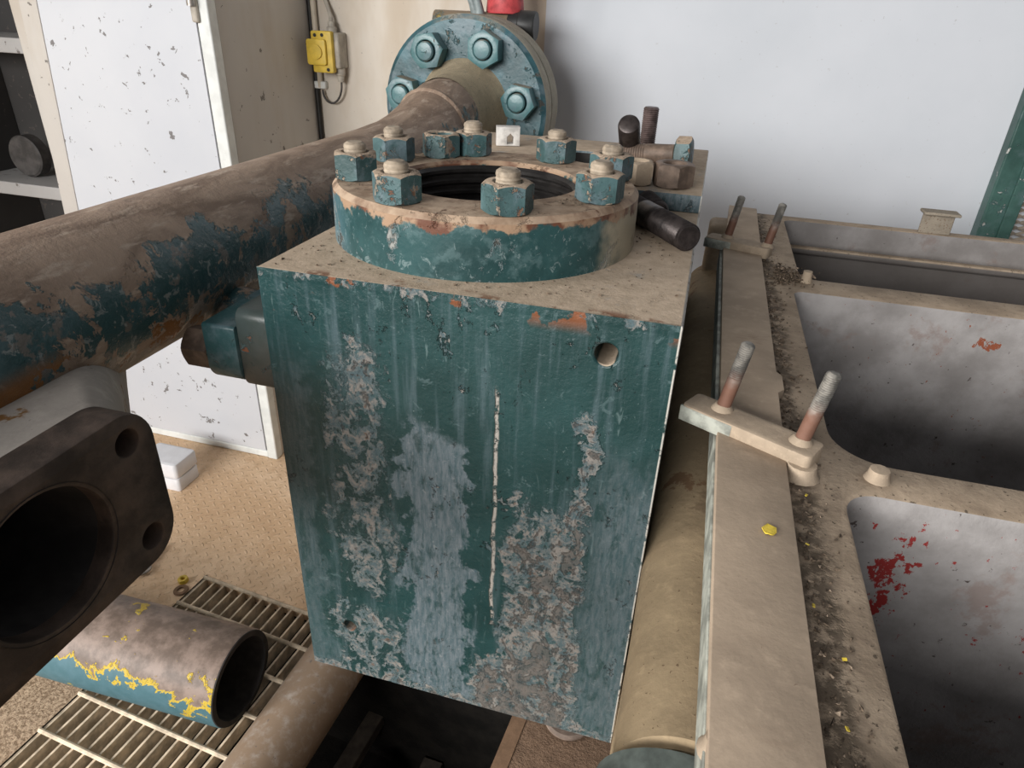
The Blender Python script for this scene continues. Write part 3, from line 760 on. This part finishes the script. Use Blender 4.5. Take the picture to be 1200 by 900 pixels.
# loose pipe stub
lp = thing('pipe_offcut', 'short loose pipe with flaking yellow and teal paint lying on the grating', 'pipe', (-.7, .28, -1.25))
Ml = axis_m((-.401, .266, -1.138), (-.9995, -.02, 0))
finish('tube_wall', lathe([(.094, 0), (.107, 0), (.110, .006), (.110, .70), (.094, .70)], 64, Ml), 'loosepipe', lp)
o = finish('tube_inside', lathe([(.0955, .699), (.0955, .003), (.1085, .0015), (.1075, -.0012), (.0945, -.0012), (.0925, .006), (.0925, .699)], 56, Ml, True), 'pipeinside', lp); o['label'] = 'sooty dark inside of the tube'
# pit: rag and bars
def rag(c, r, seed):
    rr = random.Random(seed); bm = bmesh.new(); bmesh.ops.create_icosphere(bm, subdivisions=4, radius=1)
    from mathutils import noise as mn
    for v in bm.verts:
        d = mn.noise(v.co*1.7+Vector((seed, 0, 0)))*.5 + mn.noise(v.co*4.5+Vector((0, seed, 0)))*.22
        v.co = Vector((v.co.x*r[0], v.co.y*r[1], v.co.z*r[2]))*(1+d)+Vector(c)
    return bm
tag(finish('cloth_rag', rag((-.175, .345, -1.70), (.06, .10, .05), 3), 'rag', ang=180, base=(-.175, .345, -1.78)), 'dirty crumpled cloth lying at the bottom of the dark pit', 'rag')
for i, (x, y, w, l, r, lab) in enumerate(((-.255, .20, .05, .9, -5, 'dark dusty steel bar in the pit alongside the white painted pipe'), (-.045, .28, .06, .5, -2, 'short dark bar crossing the pit right of the cloth'))):
    Mb = T(x, y, -1.60 if i == 0 else -1.70) @ Matrix.Rotation(math.radians(r), 4, 'Z')
    bb = box((-w/2, -l/2, -.02), (w/2, l/2, .02), Mb)
    tag(finish('steel_bar', bb, 'bar', None, .003, base=(x, y, -1.62 if i == 0 else -1.72)), lab, 'bar', 'bars in the pit')
tag(finish('rubber_disc', lathe([(0, 0), (.05, 0), (.056, .004), (.056, .010), (.05, .014), (.02, .012), (0, .013)], 40, T(.345, .455, -1.236)), 'slabdisc', base=(.345, .455, -1.236)), 'small brown round disc lying on the brown slab under the block', 'disc')
# small things on the chequer plate
wb = thing('white_plastic_box', 'small white plastic box standing on the floor in front of the white door', 'box', (-1.17, .95, -1.25))
finish('box_base', plate([rrect(-1.26, .915, -1.112, 1.02, .012)], .05, T(0, 0, -1.225), .004), 'whitebox', wb)
finish('box_lid', plate([rrect(-1.263, .912, -1.109, 1.023, .014)], .06, T(0, 0, -1.168), .010), 'whitebox', wb)
o = lathe([(.010, 0), (.019, 0), (.0205, .002), (.0205, .004), (.019, .006), (.010, .006)], 32, T(-.806, .535, -1.25), True)
tag(finish('ring_washer', o, 'edge', base=(-.806, .535, -1.25)), 'dusty ring washer lying at the corner of the grating', 'washer')
o = hexnut(.026, .014, .006, T(-.824, .568, -1.25))
tag(finish('small_nut', o, 'yellow', base=(-.824, .568, -1.25)), 'small yellowed nut lying behind the ring washer', 'nut')
eb = bmesh.new()
bm_tube(eb, [(-.975, .67, -1.240), (-.962, .585, -1.240)], .006, 12)
bm_tube(eb, [(-.958+.015*math.cos(t), .566+.019*math.sin(t), -1.241) for t in [2*PI*i/20 for i in range(21)]], .005, 10, False)
tag(finish('eye_bolt', eb, 'steel', base=(-.97, .6, -1.25)), 'shiny eye bolt lying on the floor, half hidden by the dark flange', 'bolt')

# ------------------------------------------------------------------ room
def slabbox(name, a, b, mat): return struct(finish(name, box(a, b), mat))
slabbox('wall_back_cream', (-3.2, 1.716, -1.25), (-.095, 1.84, 1.9), 'creamwall').name = 'wall_back'
slabbox('wall_back_white', (-.095, 1.706, -1.25), (3.2, 1.84, 1.9), 'whitewall').name = 'wall_rear'
slabbox('wall_left', (-2.3, -.45, -1.25), (-2.22, 1.716, 1.9), 'creamwall')  # unseen wall, placed and lengthened to shade the cabinet door and shelving
# mesh door set in the back wall on the right
dr = bpy.data.objects.new('door_1', None); COL.objects.link(dr); dr.location = (1.7, 1.69, -1.25); struct(dr)
for (a, b) in (((1.245, 1.655, -1.25), (1.325, 1.706, 1.3)), ((2.15, 1.655, -1.25), (2.23, 1.706, 1.3)), ((1.325, 1.655, 1.22), (2.15, 1.706, 1.3)), ((1.325, 1.655, -1.25), (2.15, 1.706, -1.15))):
    f = finish('door_frame', box(a, b), 'greenpost', dr, .004); struct(f)
f = finish('door_frame', box((1.295, 1.646, -1.15), (1.328, 1.655, 1.22)), 'greenpost', dr, .002); struct(f)
me = bmesh.new()
DX, DZ = .030, .017
x = 1.325; col = 0
z0, z1 = -.75, .45
nzr = int((z1-z0)/DZ)
for c in range(int(.60/DX)):
    for r in range(nzr):
        xa = 1.325+c*DX; za = z0+r*DZ+(DZ/2 if c % 2 else 0)
        for sgn in (1, -1):
            A = Vector((xa, 1.682, za)); B = Vector((xa+DX, 1.690, za+sgn*DZ/2)); w = Vector((0, .004, .0026))
            vs = [me.verts.new(q) for q in (A-w, B-w, B+w, A+w)]; me.faces.new(vs)
            A2, B2 = A+Vector((0, .0035, -.001)), B+Vector((0, .0035, -.001))
            vs = [me.verts.new(q) for q in (A2-w, B2-w, B2+w, A2+w)]; me.faces.new(vs)
f = finish('door_mesh', me, 'mesh', dr); struct(f)
slabbox('wall_outside', (1.2, 2.6, -1.25), (3.4, 2.7, 1.3), 'creamwall').name = 'wall_outside'

# white cabinet with its door
cb = thing('metal_cabinet', 'tall white metal cabinet with a chipped door, standing against the back wall', 'cabinet', (-1.25, 1.45, -1.25))
finish('cabinet_body', box((-1.62, 1.225, -1.25), (-.910, 1.712, 1.5)), 'cab', cb, .004)
dp = [(-1.600, -1.215), (-.953, -1.215), (-.953, 1.45), (-1.475, 1.45)]
dp = [(-1.655, -1.22), (-.953, -1.22), (-.953, 1.45), (-1.44, 1.45)]
es = [(-1.656, -1.219), (-1.60, -1.219), (-1.372, 1.449), (-1.441, 1.449)]  # cream strip painted where soft shade falls along the door's left edge
f = finish('edge_shade_strip', plate([es], .006, T(0, 1.1905, 0) @ XZ, .002), 'cab', cb); f['label'] = 'cream strip painted for the shade down the left edge of the door'
d = finish('door', plate([dp], .026, T(0, 1.204, 0) @ XZ, .003), 'door', cb)
finish('corner_post', box((-.947, 1.188, -1.25), (-.908, 1.226, 1.5)), 'post', cb, .004)
finish('bottom_rail', box((-1.66, 1.192, -1.25), (-.947, 1.226, -1.222)), 'post', cb, .004)
finish('seal', box((-.9535, 1.20, -1.22), (-.9465, 1.224, 1.45)), 'bar', cb)
hb = bmesh.new(); bm_box(hb, (-.955, 1.176, .19), (-.934, 1.19, .60))
h = finish('hinge', hb, 'greyplastic', cb, .006, 3)
hk = finish('hinge_knuckle', lathe([(0, 0), (.011, 0), (.011, .05), (0, .05)], 16, T(-.945, 1.172, .23)), 'steel', h)

# shelving left of it, its recess shade put into the dark panels
su = thing('shelving_unit', 'open shelving darkened for shade, with chipped white shelf edges at the far left', 'shelf', (-1.95, 1.45, -1.25))
finish('back_panel', box((-2.21, 1.56, -1.25), (-1.668, 1.575, 1.5)), 'shelfshade', su)
for z in (.07, -.40, -.85):
    finish('shelf', box((-2.12, 1.31, z), (-1.668, 1.56, z+.045)), 'shelf', su, .003)
finish('upright', box((-2.17, 1.25, -1.25), (-2.12, 1.56, 1.5)), 'shelfshade', su, .003)
o = lathe([(0, 0), (.066, 0), (.072, .006), (.072, .045), (.066, .05), (.0, .05)], 40, axis_m((-1.93, 1.44, -.279), (0, -1, 0)))
tag(finish('cable_reel', o, 'rubber', base=(-1.93, 1.42, -.355)), 'dark round reel standing on the lower white-edged shelf', 'reel')

# electrical things on the cream wall
sb = thing('switch_box', 'yellow fronted switch box fixed to the cream wall beside the cabinet', 'switch box', (-.83, 1.68, .06))
finish('back_box', box((-.845, 1.655, .058), (-.778, 1.716, .166)), 'greyplastic', sb, .006, 3)
yb = plate([rrect(-.868, .045, -.794, .170, .006, 4)], .022, T(0, 1.648, 0) @ XZ, .003)
f = finish('front_cover', yb, 'yellow', sb)
finish('flap', plate([rrect(-.881, .068, -.812, .146, .008, 4)], .012, T(0, 1.631, 0) @ XZ, .003), 'yellow', f)
finish('flap_boss', lathe([(0, 0), (.020, 0), (.022, .003), (.022, .006), (.0, .008)], 32, axis_m((-.845, 1.625, .108), (0, -1, 0))), 'yellow', f)
for (x, z) in ((-.852, .157), (-.826, .158), (-.812, .055)): finish('screw_recess', lathe([(0, 0), (.0055, 0), (.0055, .002), (0, .002)], 14, axis_m((x, 1.637, z), (0, -1, 0))), 'black', f)
finish('cable_gland', lathe([(.008, -.002), (.017, 0), (.017, .016), (.012, .02), (.012, .034), (0, .036)], 18, T(-.815, 1.685, .164)), 'greyplastic', sb)
finish('cable_gland', lathe([(0, 0), (.010, .002), (.013, .02), (.017, .024), (.017, .045), (.010, .047)], 18, T(-.795, 1.685, .014)), 'greyplastic', sb)
finish('supply_cable', tube([(-.815, 1.685, .195), (-.817, 1.688, .215), (-.835, 1.70, .25), (-.862, 1.704, .31), (-.868, 1.704, .40), (-.868, 1.704, 1.0)], .0065, 10), 'greyplastic', sb)
cp = []
for i in range(15):
    t = i/14; a = PI*t; cp.append((-.835+.041*math.cos(a)+0, 1.70-.014*(1-t), -.015-.055*math.sin(a)+(.03*(1-t))))
finish('loop_cable', tube(cp, .0035, 8), 'rubber', sb)
cd = thing('wall_conduit', 'thin cream conduit running up the wall left of the switch box', 'conduit', (-.885, 1.70, .0))
finish('conduit_tube', tube([(-.884, 1.702, -.008), (-.886, 1.702, .3), (-.889, 1.702, 1.6)], .0095, 14), 'conduit', cd)
finish('saddle_clip', box((-.905, 1.694, -.012), (-.862, 1.716, .012)), 'post', cd, .004)
tag(finish('gap_shadow_line', tube([(-.8995, 1.705, -.6), (-.9005, 1.705, .0), (-.905, 1.705, 1.6)], .0085, 12), 'gapshadow', base=(-.90, 1.705, -.6)), 'black line for the gap shadow running down the wall at the cabinet corner', 'gap shadow')  # black line put in for the shadow in the gap behind the cabinet

# ------------------------------------------------------------------ crumbs and leaf
def crumbs(name, n, spot, size, mat, label, seed):
    r = random.Random(seed); bm = bmesh.new()
    for i in range(n):
        x, y, z = spot(r); s = size*(.4+1.1*r.random()**2)
        R = Matrix.Rotation(r.random()*6.3, 4, 'Z') @ Matrix.Rotation(r.random()*3, 4, 'X')
        Mx = T(x, y, z+s*.35) @ R @ Matrix.Diagonal((s*(.6+r.random()), s*(.5+.6*r.random()), s*(.3+.5*r.random()), 1))
        vs = [bm.verts.new(Mx @ Vector(v)) for v in ((1, 0, -.4), (-.5, .87, -.4), (-.5, -.87, -.4), (.3, .2, .7), (-.4, -.1, .5))]
        for f in ((0, 2, 1), (0, 1, 3), (1, 4, 3), (1, 2, 4), (2, 0, 3), (2, 3, 4)): bm.faces.new([vs[q] for q in f])
    o = finish(name, bm, mat, ang=5); tag(o, label, 'debris', None, 'stuff'); return o
strip = lambda r: (.572+abs(r.gauss(0, .014)), r.uniform(-.75, .98), FZ)
crumbs('dirt_crumbs', 900, strip, .0023, 'crumb', 'dark dirt crumbs along the cover strip of the frame', 1)
crumbs('pale_crumbs', 260, strip, .0017, 'crumbpale', 'pale flakes among the dirt beside the cover strip', 2)
heap = lambda r: (.592+abs(r.gauss(0, .022)), .590+r.gauss(0, .022), FZ+abs(r.gauss(0, .004)))
crumbs('seed_heap', 420, heap, .0034, 'crumb', 'heap of dark husks beside the far clamp bracket', 3)
crumbs('husk_flakes', 120, heap, .0024, 'crumbpale', 'pale husks in the heap beside the far clamp bracket', 4)
def blocktop(r):
    while True:
        x, y = r.uniform(.01, .44), r.uniform(.01, .42); q = math.hypot(x-FX, y-FY)
        if q > FR+.004 and (q < FR+.05 or r.random() < .3): return (x, y, 0)
crumbs('paint_crumbs', 200, blocktop, .0018, 'crumb', 'brown crumbs and paint chips lying on the block around the ring', 5)
def ringtop(r):
    while True:
        x, y = r.uniform(FX-FR, FX+FR), r.uniform(FY-FR, FY+FR); q = math.hypot(x-FX, y-FY)
        if HR+.006 < q < FR-.008: return (x, y, FH)
crumbs('rust_crumbs', 70, ringtop, .0018, 'crumb', 'rust crumbs lying on the top of the ring', 6)
lf = bmesh.new(); c0 = Vector((.544, -.124, FZ+.0135)); n = 14
top = [lf.verts.new(c0+Vector((.0055*math.cos(2*PI*i/n)*(1+.12*math.sin(2*i)), .0065*math.sin(2*PI*i/n), .0008*math.sin(2*i)))) for i in range(n)]
lf.faces.new(top); ex = bmesh.ops.extrude_face_region(lf, geom=lf.faces[:])
bmesh.ops.translate(lf, verts=[v for v in ex['geom'] if isinstance(v, bmesh.types.BMVert)], vec=(0, 0, .0009))
tag(finish('leaf_flake', lf, 'leaf', base=c0), 'yellow leaf flake lying on the cover strip of the frame', 'leaf')
yr = random.Random(9)
for i in range(7):
    y = [-.05, -.12, -.19, -.235, -.29, -.015, -.33][i]; x = .577+yr.uniform(-.003, .014)
    b = bmesh.new(); Mx = T(x, y, FZ+.004) @ Matrix.Rotation(yr.random()*3, 4, 'Z') @ Matrix.Rotation(.4, 4, 'X')
    bm_box(b, (-.0015, -.0010, -.0004), (.0015, .0010, .0004), Mx)
    tag(finish('yellow_chip', b, 'leaf', base=(x, y, FZ)), 'tiny yellow chip lying in the dirt beside the cover strip', 'chip', 'yellow chips in the dirt')

# ------------------------------------------------------------------ camera, light
cam = bpy.data.cameras.new('camera'); co = bpy.data.objects.new('camera', cam); COL.objects.link(co)
Rr = ((0.96227638, 0.2694142, 0.03794929), (-0.21887329, 0.84940089, -0.48022141), (-0.16161263, 0.45379964, 0.87632599))
cam.sensor_width = 36; cam.lens = 797/1200*36; cam.clip_start = .02
co.matrix_world = Matrix(((Rr[0][0], Rr[2][0], -Rr[1][0], .44339), (Rr[0][1], Rr[2][1], -Rr[1][1], -.60175), (Rr[0][2], Rr[2][2], -Rr[1][2], .2495), (0, 0, 0, 1)))
S.camera = co
day = bpy.data.lights.new('doorway_daylight', 'AREA'); so = bpy.data.objects.new('doorway_daylight', day); COL.objects.link(so)
day.shape = 'RECTANGLE'; day.size = 4.4; day.size_y = 1.9; day.energy = 640; day.color = (1, .985, .965)
so.location = (-1.9, -5.6, 1.5)
so.rotation_euler = (Vector((.35, .6, -.35))-so.location).to_track_quat('-Z', 'Y').to_euler()
sd = bpy.data.lights.new('left_fill_light', 'AREA'); s2o = bpy.data.objects.new('left_fill_light', sd); COL.objects.link(s2o)  # added fill from the left, brightens the floor and top faces
sd.shape = 'RECTANGLE'; sd.size = 2.2; sd.size_y = 2.0; sd.energy = 260; sd.color = (1, .97, .93)
s2o.location = (-4.6, -1.9, 1.5)
s2o.rotation_euler = (Vector((-.5, .5, -.9))-s2o.location).to_track_quat('-Z', 'Y').to_euler()
w = bpy.data.worlds.new('world'); S.world = w; w.use_nodes = True
w.node_tree.nodes['Background'].inputs[0].default_value = (.95, .96, 1.0, 1); w.node_tree.nodes['Background'].inputs[1].default_value = .23
# everything was laid out from the top of the block: put the floor at height zero
for o in list(COL.objects):
    if o.parent is None:
        if o is co: o.matrix_world = Matrix.Translation((0, 0, TOP)) @ o.matrix_world
        else: o.location.z += TOP
S.view_settings.view_transform = 'Standard'; S.view_settings.look = 'None'; S.view_settings.gamma = 1
S.view_settings.exposure = 0; S.view_settings.use_curve_mapping = False
